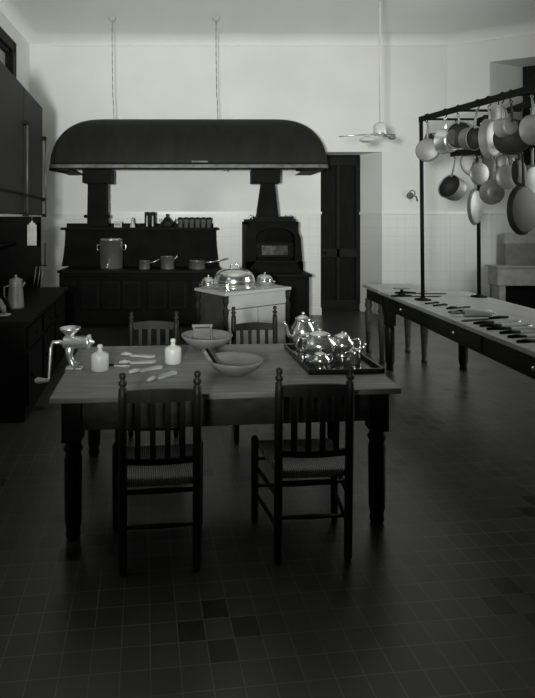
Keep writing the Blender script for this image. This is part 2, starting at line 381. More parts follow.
# ================================================================ kitchen range
ry0, ry1 = 8.22, 9.38; rx0, rx1 = -2.22, .33
t = thing('kitchen_range', 'long black cast iron kitchen range with high back shelf under the hood', 'range', ((rx0+rx1)/2, ry0, 0))
w2 = (rx1-rx0)/2
MB().box((-w2+.02, .05, .06), (w2-.02, 1.14, .86)).build('body', M_RANGE, t, .01)
MB().box((-w2, 0, .86), (w2, 1.15, .90)).build('cooktop', M_IRON, t, .008)
MB().box((-w2+.02, .09, 0), (w2-.02, 1.1, .06)).build('plinth', M_BLACK, t)
b = MB()                                           # flaring back
hb = []
for k in range(9):
    f = k/8; z = .9+f*.62; e = .06*(1-f)**2
    hb.append((w2-.07+e, z))
for sgn in (1,):
    fr = [b.bm.verts.new((x, .78, z)) for x, z in hb]+[b.bm.verts.new((-x-.14, .78, z)) for x, z in hb[::-1]]
    bk = [b.bm.verts.new((x, 1.1, z)) for x, z in hb]+[b.bm.verts.new((-x-.14, 1.1, z)) for x, z in hb[::-1]]
    b.bm.faces.new(fr); b.bm.faces.new(bk[::-1])
    for i in range(len(fr)): j = (i+1) % len(fr); b.bm.faces.new((fr[i], bk[i], bk[j], fr[j]))
b.build('back_panel', M_RANGE, t)
MB().box((-w2-.12, .64, 1.52), (w2-.03, 1.14, 1.56)).build('shelf', M_IRON, t, .006)
MB().box((-w2-.12, 1.08, 1.56), (w2-.1, 1.13, 1.63)).build('shelf_back_rail', M_IRON, t)
for i, (a_, c_) in enumerate(((-1.18, -.98), (-.9, -.62), (-.58, -.3), (-.26, .02), (.14, .42), (.46, .74), (.82, 1.18))):
    d = MB().box((a_, .02, .3), (c_, .05, .74)).build('oven_door', M_IRON, t, .008)
    MB().box((a_+.04, .008, .35), (c_-.04, .022, .69)).build('panel', M_RANGE, d, .004)
    MB().tube([(c_-.05, .0, .5), (c_-.05, -.03, .5), (c_-.05, -.03, .58), (c_-.05, .0, .58)], .008).build('handle', M_IRON, d)
MB().tube([(-w2+.05, -.06, .82), (w2-.05, -.06, .82)], .014).build('towel_rail', M_IRON, t)
CT = .90; SH = 1.56
# broiler
t = thing('broiler_oven', 'black upright iron broiler oven with arched niche right of the range', 'oven', (1.2, 8.24, 0))
MB().box((-.44, .0, 0), (.5, 1.12, .80)).build('base', M_RANGE, t, .01)
MB().box((-.46, -.03, .80), (.54, 1.12, .84)).build('base_top', M_IRON, t, .006)
b = MB()                                           # upper case with arched opening
ax0, ax1, az0, asp, atop = -.30, .33, 1.02, 1.40, 1.56
outer = [(-.46, .84), (.46, .84), (.38, 1.66), (-.46, 1.66)]
arch = [(ax1, az0), (ax1, asp)]+[((ax0+ax1)/2+(ax1-ax0)/2*math.cos(PI*k/12), asp+(atop-asp)*math.sin(PI*k/12)) for k in range(1, 12)]+[(ax0, asp), (ax0, az0)]
yf, yb = .28, .62
def strip(pa, pb):
    va = [b.bm.verts.new((x, yf, z)) for x, z in pa]; vb = [b.bm.verts.new((x, yf, z)) for x, z in pb]
    for i in range(len(pa)-1): b.bm.faces.new((va[i], va[i+1], vb[i+1], vb[i]))
m_ = len(arch)
outp = [(.46, .84+.0), (.42, asp)]+[(.385-(.845)*k/12, 1.66) for k in range(1, 12)]+[(-.46, asp), (-.46, .84)]
strip(arch, outp)
b.box((-.46, yf, .84), (.46, yf+.02, az0))
va = [b.bm.verts.new((x, yf, z)) for x, z in arch]; vb = [b.bm.verts.new((x, yb, z)) for x, z in arch]
for i in range(m_-1): b.bm.faces.new((va[i], va[i+1], vb[i+1], vb[i]))
b.box((-.40, yb, .9), (.38, yb+.05, 1.6)); b.box((-.46, yf+.01, .84), (-.42, 1.1, 1.66)); b.box((.345, yf+.01, .84), (.385, 1.1, 1.66)); b.box((-.46, yf+.01, 1.62), (.385, 1.1, 1.66))
b.build('case', M_RANGE, t)
MB().box((-.30, yf+.08, 1.08), (.32, yf+.12, 1.32)).build('grill_door', M_IRON, t, .008)
MB().box((-.2, yf+.066, 1.12), (.22, yf+.085, 1.27)).build('glass_window', mat('grill_glass', .1, .25, .8, noise=.5, nscale=14), t)
MB().box((-.32, yf-.1, 1.01), (.36, yf+.02, 1.04)).build('front_ledge', M_IRON, t, .004)
MB().box((-.44, .2, 1.66), (.33, 1.0, 1.70)).build('top_plate', M_IRON, t, .006)
MB().box((-.30, .24, 1.70), (.30, .80, 1.745)).build('flue_seat', M_IRON, t, .006)
for x in (-.38, .18, .26): MB().lathe([(.018, 0), (.018, .05), (.006, .07)], T(x, .3, 1.70), 10).build('stop_cock', M_STEEL, t)

# ---------------------------------------------------------------- pots on the range
def pot_body(R0, h, wall=.004, flare=1.0):
    return [(.002, 0), (R0*.96, 0), (R0, .01), (R0*flare, h), (R0*flare+.006, h+.002), (R0*flare-wall, h), (R0-wall, .012), (.002, .008)]
def put(px, s, z): return ((px-PX)*s, F*s, z)
t = thing('stock_pot', 'tall bright metal stockpot with a spigot on the range top', 'pot', put(111.5, .0163, CT))
MB().lathe(pot_body(.185, .46), n=32).build('body', M_STEEL, t)
MB().lathe([(.19, .455), (.19, .475), (.14, .49), (.01, .495)], n=32).build('lid', M_STEEL, t)
for a in (-.19, .19): MB().tube([(a, 0, .38), (a*1.22, 0, .38), (a*1.22, 0, .3), (a, 0, .3)], .009).build('handle', M_STEEL, t)
MB().tube([(-.03, -.18, .05), (-.03, -.25, .05), (-.03, -.25, .02)], .012).ball((-.03, -.23, .08), .016).build('spigot', M_STEEL, t)
def saucepan(name, label, px, s, Rr, h, hl, ang, z=CT, m=M_STEEL):
    t = thing(name, label, 'saucepan', put(px, s, z))
    MB().lathe(pot_body(Rr, h), n=28).build('body', m, t)
    c, sn = math.cos(ang), math.sin(ang)
    MB().tube([(c*Rr, sn*Rr, h*.75), (c*(Rr+hl*.4), sn*(Rr+hl*.4), h*.85), (c*(Rr+hl), sn*(Rr+hl), h+.03)], .009).build('handle', m, t)
    return t
saucepan('saucepan', 'small bright saucepan with short handle right of the stockpot', 144.5, .0161, .09, .13, .16, 0)
saucepan('saucepan', 'medium bright straight saucepan in the middle of the range top', 167.5, .0161, .11, .2, .06, .3)
saucepan('saucepan', 'wide low saucepan with long handle at the right end of the range', 197, .0161, .13, .13, .36, .2)
# shelf goods
sy = .0168
t = thing('mantel_clock', 'small white-faced card clock on the range shelf beside the flue', 'clock', put(118, sy, SH))
MB().box((-.065, -.02, 0), (.065, .03, .1)).build('case', M_WHITE, t, .01)
MB().box((-.045, -.023, .03), (.045, -.019, .07)).build('dial', M_COPPER, t)
t = thing('sugar_shaker', 'small white conical shaker on the range shelf', 'shaker', put(132.5, sy, SH))
MB().lathe([(.045, 0), (.045, .02), (.02, .11), (.022, .12)], n=16).build('body', M_WHITE, t)
MB().lathe([(.022, .12), (.024, .14), (.012, .165), (.002, .17)], n=16).build('cap', M_STEEL, t)
t = thing('storage_canister', 'tall dark metal canister on the range shelf', 'canister', put(147.2, sy, SH), group='tall dark canisters on the range shelf')
t['label'] = 'left of the two tall dark canisters on the range shelf'
MB().lathe([(.045, 0), (.045, .24), (.047, .245), (.04, .26), (.002, .265)], n=18).build('body', M_IRONPAN, t)
MB().box((-.012, -.05, .02), (.012, -.044, .2)).build('label_strip', M_TIN, t)
dup(t, put(152.9, sy, SH), 0, 'right of the two tall dark canisters on the range shelf')
t = thing('tea_kettle', 'squat dark kettle with knobbed lid on the range shelf', 'kettle', put(167, sy, SH))
MB().lathe([(.07, 0), (.1, .05), (.1, .09), (.06, .14), (.002, .15)], n=20).build('body', M_IRONPAN, t)
MB().lathe([(.055, .14), (.05, .165), (.015, .18), (.02, .2), (.022, .22), (.002, .235)], n=16).build('lid', M_IRONPAN, t)
MB().tube([(.09, 0, .06), (.14, 0, .11), (.155, 0, .15)], [.018, .012, .01]).build('spout', M_IRONPAN, t)
MB().tube([(-.09, 0, .12), (-.13, 0, .15), (-.13, 0, .08), (-.09, 0, .05)], .008).build('handle', M_STEEL, t)
proto = None
ords = ['leftmost', 'second from left', 'third from left', 'third from right', 'second from right', 'rightmost']
for i, px in enumerate((180.3, 186, 191.7, 197.4, 203.1, 208.8)):
    lab = ords[i]+' of the six identical spice tins on the range shelf'
    if proto is None:
        proto = thing('spice_tin', lab, 'tin', put(px, sy, SH), group='spice tins on the range shelf')
        MB().lathe([(.04, 0), (.04, .135), (.041, .137)], n=16).build('body', M_COPPER, proto)
        MB().lathe([(.043, .135), (.043, .155), (.036, .168), (.01, .175)], n=16).build('lid', M_IRONPAN, proto)
    else: dup(proto, put(px, sy, SH), 0, lab)

# ================================================================ gas lamp
t = thing('pendant_lamp', 'white two-armed pendant lamp hanging on a long pipe from the ceiling', 'lamp', (180*.0122, F*.0122, 2.6))
zt = ZC-2.6
MB().tube([(0, 0, .25), (0, 0, zt)], .011, 10).build('pipe', M_WHITE, t)
MB().lathe([(.05, zt-.03), (.05, zt-.002), (.01, zt-.001)], n=16).build('ceiling_plate', M_WHITE, t)
MB().lathe([(.07, .13), (.075, .15), (.075, .24), (.04, .27)], n=20).build('reservoir', M_WHITE, t)
MB().lathe([(.085, .12), (.09, .135), (.02, .14)], n=20).build('gallery', M_STEEL, t)
MB().tube([(-.06, 0, .13), (-.24, 0, .12), (-.5, 0, .10)], .008).build('arm', M_STEEL, t)
MB().tube([(.05, 0, .12), (.12, 0, .11), (.18, -.02, .1)], [.02, .022, .026]).ball((.15, 0, .09), .035, (1.4, 1, .8)).build('burner', M_COPPER, t)
MB().lathe([(.04, .1), (.085, .07), (.09, .055), (.06, .035), (.02, .03)], T(-.16, 0, 0), n=20).build('shade', M_WHITE, t)
# wall fitting
t = thing('wall_valve', 'small ornate metal gas valve fixed on the wall left of the rack post', 'valve', ((411-PX)*.0177, WY-.002, 2.12))
MB().lathe([(.06, 0), (.06, .02), (.03, .03)], RX(PI/2), 16).build('wall_plate', M_COPPER, t)
b = MB(); b.tube([(0, -.03, 0), (0, -.09, 0), (.07, -.1, -.02), (.09, -.1, -.1)], .014)
b.build('spout', M_COPPER, t)
MB().tube([(.05*math.cos(a), -.1, .04+.05*math.sin(a)) for a in [2*PI*k/12 for k in range(13)]], .01).build('hand_wheel', M_COPPER, t)

# ================================================================ left side: cupboard and counter (yawed with the floor grid)
CY = R(6.2)
t = thing('wall_cupboard', 'tall grey-green painted wall cupboard hung over the left counter', 'cupboard', (-1.99, 6.70, 1.74), CY)
# local: front face at x=0, runs toward -y
MB().box((-.62, -2.4, .02), (-.05, -.02, 1.25)).build('body', M_CUPB, t)
for i, (a_, c_) in enumerate(((-1.045, 0), (-2.11, -1.075))):
    d = MB().box((-.05, a_, 0), (0, c_, 1.36)).build('door', M_CUPB, t, .006)
    y = c_-.03
    MB().tube([(.04, y+.02, -.02), (.04, y+.02, .95)], .011).build('latch_rod', M_ROD, d)
    for z in (.0, .2, .97): MB().box((0, y-.03, z-.02), (.045, y+.06, z+.02)).build('rod_guide', M_IRON, d)
    MB().box((0, a_+.06, .2), (.012, c_-.04, .225)).build('hinge_strap', M_IRON, d)
t = thing('counter_cabinet', 'deep dark wooden counter cabinet along the left wall', 'cabinet', (-1.41, 4.38, 0), CY)
LEN = 2.3
MB().box((-1.1, .02, 0), (-.04, LEN, .80)).build('body', M_COUNTER, t)
MB().box((-1.12, 0, .80), (0, LEN+.02, .84)).build('worktop', M_COUNTER, t, .006)
for k in range(3):
    y = .06+k*.72; d = MB().box((-.04, y, .12), (-.015, y+.58, .56)).build('door', M_COUNTER, t, .005); MB().ball((-.0, y+.08, .36), .018).build('knob', M_IRON, d)
    d = MB().box((-.04, y, .6), (-.015, y+.58, .77)).build('drawer', M_COUNTER, t, .005); MB().ball((0, y+.29, .69), .018).build('knob', M_IRON, d)
# backing board from counter up to cupboard with hanging tools
t = thing('tool_board', 'dark board with shelves between the left counter and the cupboard', 'board', (-1.82, 4.55, .84), CY)
MB().box((-.5, -.1, 0), (-.46, 2.14, .885)).build('back', M_COUNTER, t)
MB().box((-.46, 2.1, 0), (.05, 2.14, .885)).build('side', M_COUNTER, t)
MB().box((-.46, -.1, .55), (-.2, 1.76, .58)).build('shelf', M_COUNTER, t)
def in_board(p):
    M = T(-1.82, 4.55, .84) @ RZ(CY); return tuple(M.inverted() @ Vector(p))
RZ_ = 1.17
MB().tube([in_board((-1.88, 5.94, RZ_)), in_board((-1.72, 5.95, RZ_))], .008).tube([in_board((-1.74, 5.95, RZ_)), in_board((-1.74, 5.95, 1.42))], .006).build('hook_rail', M_IRON, t)
cz = .84
def onc(px, py): return on(px, py, cz)
p = onc(14, 309)
t = thing('coffee_pot', 'tall slim bright metal coffee pot on the left counter', 'pot', (p.x-.0, p.y+.05, cz))
MB().lathe([(.075, 0), (.077, .02), (.06, .24), (.062, .26)], n=20).build('body', M_TIN, t)
MB().lathe([(.062, .255), (.056, .275), (.02, .29), (.01, .3), (.012, .315), (.002, .32)], n=16).build('lid', M_TIN, t)
MB().tube([(.055, 0, .2), (.08, 0, .235), (.085, 0, .25)], [.012, .01, .007]).build('spout', M_TIN, t)
MB().tube([(-.05, 0, .22), (-.11, 0, .2), (-.11, 0, .1), (-.065, 0, .07)], .008).build('handle', M_TIN, t)
p = onc(4, 316)
t = thing('serving_plate', 'small white plate lying at the left edge of the counter', 'plate', (p.x, p.y, cz))
MB().lathe([(.03, 0), (.035, .004), (.06, .012), (.058, .016), (.03, .008), (.002, .008)], n=20).build('dish', M_WHITE, t)
t = thing('metal_scoop', 'slanted bright metal scoop standing on the small white plate', 'scoop', (p.x, p.y, cz+.009))
MB().tube([(.01, 0, .012), (-.01, .0, .06), (-.05, .02, .13)], [.012, .03, .02]).build('bowl', M_TIN, t)
MB().tube([(-.05, .02, .13), (-.09, .04, .19)], .008).build('handle', M_TIN, t)
q = at(32, 238, .0110)
t = thing('hanging_cloth', 'pale folded cloth hanging from the edge under the cupboard', 'cloth', (q.x, q.y, 1.40))
b = MB()
for k in range(5): b.box((-.05+k*.02, -.01+.006*(k % 2), 0), (-.03+k*.02, .01+.006*(k % 2), .27-.02*abs(k-2)))
b.build('folds', M_CLOTH, t, .004); MB().tube([(0, 0, .26), (0, 0, .34)], .004).build('loop', M_CORD, t)
for i, (px, py, lab) in enumerate(((36, 278, 'left of the three thin skewers hanging above the left counter'), (40, 276, 'middle one of the three thin skewers hanging above the left counter'), (43, 274, 'right of the three thin skewers hanging above the left counter'))):
    q = at(px, py, .0112); o = thing('metal_skewer', lab, 'skewer', (q.x, 5.94, RZ_-.232), group='skewers above the left counter')
    MB().tube([(-.03, 0, 0), (0, 0, .2)], [.003, .007], 6).build('shaft', M_TIN, o); MB().tube([(0, 0, .2), (.01, 0, .215), (0, 0, .23), (-.01, 0, .215), (0, 0, .2)], .003, 5).build('ring', M_TIN, o)

# ================================================================ pale serving cabinet
A = Vector((.285, 6.0)); B = Vector((1.14, 6.6)); e = (B-A); ang = math.atan2(e.y, e.x); Lc = e.length; Dc = .62; ZS = .85
t = thing('serving_cabinet', 'small pale cabinet with turned corner posts behind the far chair', 'cabinet', (A.x, A.y, 0), ang)
MB().box((0, 0, ZS-.035), (Lc, Dc, ZS)).build('top', M_CABINET, t, .006)
MB().box((.06, .05, .06), (Lc-.06, Dc-.03, ZS-.035)).build('body', mat('cabinet_side', .05, .5, noise=.2), t)
MB().box((.06, .035, ZS-.2), (Lc-.06, .05, ZS-.035)).build('apron', M_CABINET, t, .003)
for a_, c_ in ((.075, Lc/2-.006), (Lc/2+.006, Lc-.075)):
    d = MB().box((a_, .03, .1), (c_, .05, ZS-.21)).build('door', M_CABINET, t, .004)
def turned(h, r): 
    return [(r*.7, 0), (r*.9, .03), (r*.6, h*.1), (r*.8, h*.25), (r*.55, h*.35), (r*.95, h*.42), (r*.5, h*.48), (r*.55, h*.52), (r*.9, h*.6), (r*.6, h*.66), (r*1.0, h*.75), (r*1.1, h*.79), (r*.6, h*.84), (r*.7, h*.87), (r, h*.9), (r, h)]
for x, y in ((.035, .035), (Lc-.035, .035), (.035, Dc-.035), (Lc-.035, Dc-.035)):
    MB().lathe(turned(ZS-.035, .034), T(x, y, 0), 14).build('leg', M_IRONPAN, t)
MB().ball((Lc+.02, .1, ZS-.1), .02).tube([(Lc-.06, .1, ZS-.1), (Lc+.02, .1, ZS-.1)], .01).build('knob', M_STEEL, t)
def loc2(u, v, z=ZS): q = A+Vector((math.cos(ang), math.sin(ang)))*u+Vector((-math.sin(ang), math.cos(ang)))*v; return (q.x, q.y, z)
def lidded(name, label, p, r, h, ht, m=M_SILVER, cat='dish', handles=True):
    t = thing(name, label, cat, p)
    MB().lathe([(r*.55, 0), (r*.62, .01), (r*.9, h*.3), (r, h*.75), (r*1.0, h), (r*.95, h)], n=32).build('body', m, t)
    MB().lathe([(r*1.04, h), (r*1.02, h+ht*.12), (r*.85, h+ht*.5), (r*.5, h+ht*.78), (r*.14, h+ht*.85), (r*.1, h+ht*.92), (r*.16, h+ht), (r*.1, h+ht*1.12), (.001, h+ht*1.16)], n=32).build('lid', m, t)
    if handles:
        for s_ in (-1, 1): MB().tube([(s_*r*.95, 0, h*.8), (s_*r*1.25, 0, h*.75), (s_*r*1.2, 0, h*.4), (s_*r*.85, 0, h*.35)], r*.05).build('handle', m, t)
    return t
def domed(p, label):
    t = thing('domed_dish', label, 'dish', p); r = .25
    MB().lathe([(r*.8, 0), (r*1.0, .012), (r*1.08, .03), (r*1.0, .035)], n=36).build('base', M_SILVER, t)
    MB().lathe([(r, .035), (r*1.01, .09), (r*.98, .15), (r*.85, .2), (r*.6, .235), (r*.2, .25), (r*.02, .252)], n=36).build('dome', M_SILVER, t)
    MB().tube([(-.05, 0, .25), (-.04, 0, .29), (.04, 0, .29), (.05, 0, .25)], .01).build('handle', M_SILVER, t)
    MB().lathe([(r*1.015, .1), (r*1.025, .105), (r*1.015, .11)], n=36, cap=False).build('band', M_STEEL, t)
domed(loc2(.38, .31), 'large domed silver dish on the pale serving cabinet')
lidded('covered_dish', 'small covered silver dish on the right of the serving cabinet', loc2(.84, .27), .10, .08, .08)
lidded('covered_dish', 'small lidded silver pot at the left corner of the serving cabinet', loc2(.12, .49), .09, .06, .09)
p = loc2(.1, .1); t = thing('pepper_mill', 'small bright pepper pot at the front corner of the serving cabinet', 'shaker', p)
MB().lathe([(.035, 0), (.035, .02), (.02, .04), (.03, .08), (.02, .1), (.012, .115), (.002, .12)], n=16).build('body', M_SILVER, t)

# ================================================================ chairs
def turned_post(h, r, finial=True):
    p = [(r*.7, 0), (r*.95, .02), (r, .3), (r, h-.12)]
    if finial: p += [(r*.9, h-.075), (r*.5, h-.07), (r*.95, h-.055), (r*.95, h-.045), (r*.45, h-.035), (r*.8, h-.02), (r*.7, h-.006), (.002, h)]
    else: p = [(r*.7, 0), (r*.95, .02), (r, .3), (r, h-.02), (r*.6, h-.003), (.002, h)]
    return p
def make_chair(label, loc, rz, group, drop=0):
    t = thing('dining_chair', label, 'chair', loc, rz, group)
    bw, fw, dp, sh = .175, .225, .36, .455
    lean = Matrix.Shear('XY', 4, (0, -.05)) if False else RX(R(2.2))
    for s_ in (-1, 1):
        MB().lathe(turned_post(.965, .021), T(s_*bw, 0, 0) @ lean, 12).build('back_post', M_CHAIR, t)
        MB().lathe(turned_post(.48, .021, False), T(s_*fw, dp, 0), 12).build('leg', M_CHAIR, t)
    yy = lambda z: -z*math.sin(R(2.2))
    def rail(z0, z1, name, bow=.02, arch=.012):
        b = MB(); n = 10; fr = []; 
        for k in range(n+1):
            f = k/n; x = -bw+2*bw*f; o_ = -bow*math.sin(PI*f); zz = arch*math.sin(PI*f); y = yy(z0)+o_
            fr.append([b.bm.verts.new(c) for c in ((x, y-.009, z0), (x, y+.009, z0), (x, y+.009, z1+zz), (x, y-.009, z1+zz))])
        for a_, c_ in zip(fr, fr[1:]):
            for i in range(4): b.bm.faces.new((a_[i], a_[(i+1) % 4], c_[(i+1) % 4], c_[i]))
        b.bm.faces.new(fr[0]); b.bm.faces.new(fr[-1]); b.build(name, M_CHAIR, t)
    rail(.825-drop, .875-drop, 'top_rail'); rail(.53, .56, 'lower_rail', arch=0)
    for k in range(4):
        f = (k+1)/5; x = -bw+2*bw*f; bo = -.02*math.sin(PI*f)
        b = MB(); z0, z1 = .555, .83-drop; w_ = .013
        v = [b.bm.verts.new((x+dx, yy(z)+bo+dy, z)) for z in (z0, z1) for dx, dy in ((-w_, -.006), (w_, -.006), (w_, .006), (-w_, .006))]
        for f_ in ((0, 1, 2, 3), (4, 5, 6, 7), (0, 1, 5, 4), (1, 2, 6, 5), (2, 3, 7, 6), (3, 0, 4, 7)): b.bm.faces.new([v[i] for i in f_])
        b.build('slat', M_CHAIR, t)
    # rush seat: four triangles of wrapped rush, slightly dished
    b = MB(); n = 12
    grid = []
    for j in range(n+1):
        row = []
        for i in range(n+1):
            f, h_ = i/n, j/n; ww = (bw-.012)+(fw-bw)*h_; x = -ww+2*ww*f; y = -.005+(dp+.01)*h_
            ed = min(f, 1-f, h_, 1-h_)*2; z = sh-.012*math.sin(PI*f)*math.sin(PI*h_)
            row.append(b.bm.verts.new((x, y, z)))
        grid.append(row)
    for j in range(n):
        for i in range(n): f_ = b.bm.faces.new((grid[j][i], grid[j][i+1], grid[j+1][i+1], grid[j+1][i])); f_.smooth = True
    o = b.build('seat', M_RUSH, t); so = o.modifiers.new('thick', 'SOLIDIFY'); so.thickness = .045; so.offset = -1
    bv = o.modifiers.new('round', 'BEVEL'); bv.width = .016; bv.segments = 3; bv.limit_method = 'ANGLE'
    if sum(v.normal.z for v in o.data.vertices) < 0: so.offset = 1
    def rung(a, c): MB().tube([a, tuple((Vector(a)+Vector(c))/2), c], [.008, .012, .008], 8).build('rung', M_CHAIR, t)
    for z in (.15, .3):
        for s_ in (-1, 1): rung((s_*bw, 0, z+.02), (s_*fw, dp, z+.02))
        rung((-fw, dp, z+.05), (fw, dp, z+.05))
    rung((-bw, 0, .22), (bw, 0, .22)); rung((-bw, 0, .39), (bw, 0, .39))
    return t
ch = make_chair('dark slat-back chair with rush seat at the near left side of the table', (-.19, 2.52, 0), R(6), 'rush-seated chairs around the table')
dup(ch, (.554, 2.60, 0), R(4), 'dark slat-back rush chair at the near side in front of the tea tray')
dup(ch, (-.36, 4.10, 0), R(181), 'dark slat-back chair on the far side of the table facing the range')
make_chair('dark slat-back chair on the far side of the table before the pale cabinet', (.455, 4.36, 0), R(187), 'rush-seated chairs around the table', .06)

# ================================================================ kitchen table
ZT = .76
q = [Vector((-.775, 2.72)), Vector((1.098, 2.884)), Vector((1.09, 3.97)), Vector((-.873, 3.84))]
t = thing('kitchen_table', 'large wooden kitchen table with scrubbed top and dark turned legs', 'table', (q[0].x, q[0].y, 0))
ql = [v-q[0] for v in q]
MB().prism([tuple(v) for v in ql], ZT-.032, ZT).build('tabletop', M_TABLETOP, t, .006)
cen = sum(ql, Vector((0, 0)))/4
inn = [v+(cen-v).normalized()*.10 for v in ql]; inn2 = [v+(cen-v).normalized()*.135 for v in ql]
for i in range(4):
    j = (i+1) % 4; MB().prism([tuple(inn[i]), tuple(inn[j]), tuple(inn2[j]), tuple(inn2[i])], .57, ZT-.032).build('apron', M_TABLEWOOD, t)
leg = [(.032, 0), (.04, .02), (.036, .05), (.044, .09), (.047, .42), (.04, .45), (.052, .475), (.04, .5), (.045, .52)]
for v in inn:
    c_ = v+(cen-v).normalized()*.03
    b = MB(); b.lathe(leg, T(c_.x, c_.y, 0), 20); b.box((c_.x-.05, c_.y-.05, .52), (c_.x+.05, c_.y+.05, ZT-.033)); b.build('leg', M_CHAIR, t)
def tab(px, py, dz=0): p = on(px, py, ZT); return (p.x, p.y, ZT+dz)
# grinder
p = Vector(tab(70, 369)); 
t = thing('meat_grinder', 'bright metal hand-cranked meat grinder clamped to the left table edge', 'grinder', (p.x+.01, p.y, ZT))
MB().box((-.03, -.03, 0), (.07, .03, .014)).box((-.035, -.02, -.1), (-.02, .02, .014)).box((-.035, -.02, -.1), (.04, .02, -.085)).build('clamp', M_STEEL, t, .004)
MB().tube([(.02, 0, -.1), (.02, 0, -.034)], .008).build('clamp_screw', M_STEEL, t)
MB().tube([(.03, 0, .012), (.0, 0, .04), (-.015, 0, .09), (-.01, 0, .16)], [.035, .02, .022, .035], 12).build('stand', M_STEEL, t)
MB().lathe([(.034, 0), (.04, .01), (.038, .14), (.046, .145), (.048, .165), (.02, .17), (.008, .19)], T(-.05, 0, .165) @ RY(PI/2), 20).build('barrel', M_STEEL, t)
MB().lathe([(.025, .19), (.03, .215), (.062, .245), (.065, .255), (.058, .255), (.02, .215), (.01, .21)], T(-.01, 0, .0), 24).build('hopper', M_STEEL, t)
MB().tube([(-.05, 0, .165), (-.115, 0, .165), (-.125, -.01, .13), (-.13, -.03, -.05), (-.13, -.035, -.065)], [.014, .011, .01, .009, .008]).build('crank', M_STEEL, t)
MB().tube([(-.125, -.035, -.06), (-.16, -.035, -.06), (-.20, -.035, -.06), (-.215, -.035, -.06)], [.01, .014, .02, .01], 12).build('crank_handle', M_PALEWOOD, t)
def bottle(px, py, label):
    t = thing('stoneware_bottle', label, 'bottle', tab(px, py), group='white stoneware bottles')
    MB().lathe([(.05, 0), (.054, .006), (.054, .088), (.048, .102), (.022, .112), (.014, .118), (.014, .132)], n=24).build('body', M_WHITE, t)
    MB().lathe([(.014, .132), (.018, .142), (.015, .155), (.002, .158)], n=12).build('stopper', M_PALEWOOD, t)
    return t
b0 = bottle(100, 370, 'small white stoneware bottle beside the meat grinder')
dup(b0, tab(173, 363), 0, 'small white stoneware bottle at the back middle of the table')
# pale knives
def knife(name, pa, pb, label, z, m1, m2, wid=.02, hl=.35, group=None, th=.006):
    a, c = Vector(pa), Vector(pb); d = c-a; L_ = d.length; rz = math.atan2(d.y, d.x)
    t = thing(name, label, 'knife', (a.x, a.y, z), rz, group)
    b = MB(); b.prism([(L_*hl, -wid*.35), (L_*.9, -wid*.6), (L_, -wid*.2), (L_, wid*.5), (L_*hl, wid*.35)], .001, .001+th); b.build('blade', m1, t)
    MB().tube([(0, 0, .010), (L_*hl*.5, 0, .0135), (L_*hl+.005, 0, .010)], [.009, .013, .009], 8).build('handle', m2, t)
    return t
for a_, c_, lab in (((121, 355.5), (155, 357), 'rearmost of the four pale paddles on the table'), ((119, 364), (156, 362), 'second from back of the four pale paddles on the table'),
                    ((129, 374), (162, 367), 'third from back of the four pale paddles on the table'), ((148, 382), (176, 372.5), 'nearest of the four pale paddles, beside the near chair top')):
    k = knife('butter_paddle', tab(*a_)[:2], tab(*c_)[:2], lab, ZT, M_PALEWOOD, M_PALEWOOD, .048, .3, 'pale paddles on the table', .008); k['category'] = 'paddle'
t = thing('paring_knife', 'dark thin knife lying left of the pale paddles', 'knife', tab(114, 366))
MB().box((0, -.008, .001), (.1, .008, .004)).build('blade', M_STEEL, t); MB().tube([(-.06, 0, .008), (0, 0, .006)], .007).build('handle', M_CHAIR, t)
def bowl(px, py, r, h, label):
    t = thing('wooden_bowl', label, 'bowl', tab(px, py), group='turned wooden bowls')
    MB().lathe([(r*.36, 0), (r*.42, .004), (r*.75, h*.4), (r*.95, h*.8), (r, h), (r*.965, h+.002), (r*.9, h*.8), (r*.68, h*.42), (r*.35, .014), (.001, .012)], n=48).build('body', M_BOWL, t)
    return t
bowl(235, 374, .168, .092, 'wide wooden bowl at the middle front of the table holding a brush')
bowl(207, 348.5, .185, .10, 'wide wooden bowl farther back holding a slatted board')
p = Vector(tab(235, 374))
t = thing('scrubbing_brush', 'dark wooden brush leaning in the front wooden bowl', 'brush', (p.x-.105, p.y-.02, ZT+.035), R(10))
Mx = RY(R(-30)) @ RZ(0)
MB().box((-.02, -.03, 0), (.0, .03, .14), RY(R(-32))).build('back', M_BOWL, t, .004)
MB().box((0.0, -.027, .008), (.018, .027, .132), RY(R(-32))).build('bristles', M_BLACK, t)
p = Vector(tab(207, 348.5))
t = thing('slatted_board', 'small wooden grater board propped inside the rear wooden bowl', 'board', (p.x-.02, p.y+.02, ZT+.014), R(6))
Mx = T(0, .06, .0) @ RX(R(-35))
b = MB(); b.box((-.06, -.004, 0), (.055, .004, .12), Mx); b.build('panel', M_BOWL, t)
for x in (-.068, .058): MB().box((x, -.009, 0), (x+.012, .009, .135), Mx).build('side_bar', M_BOWL, t)
MB().box((-.075, -.012, .13), (.078, .012, .15), Mx).build('crossbar', M_BOWL, t, .003)
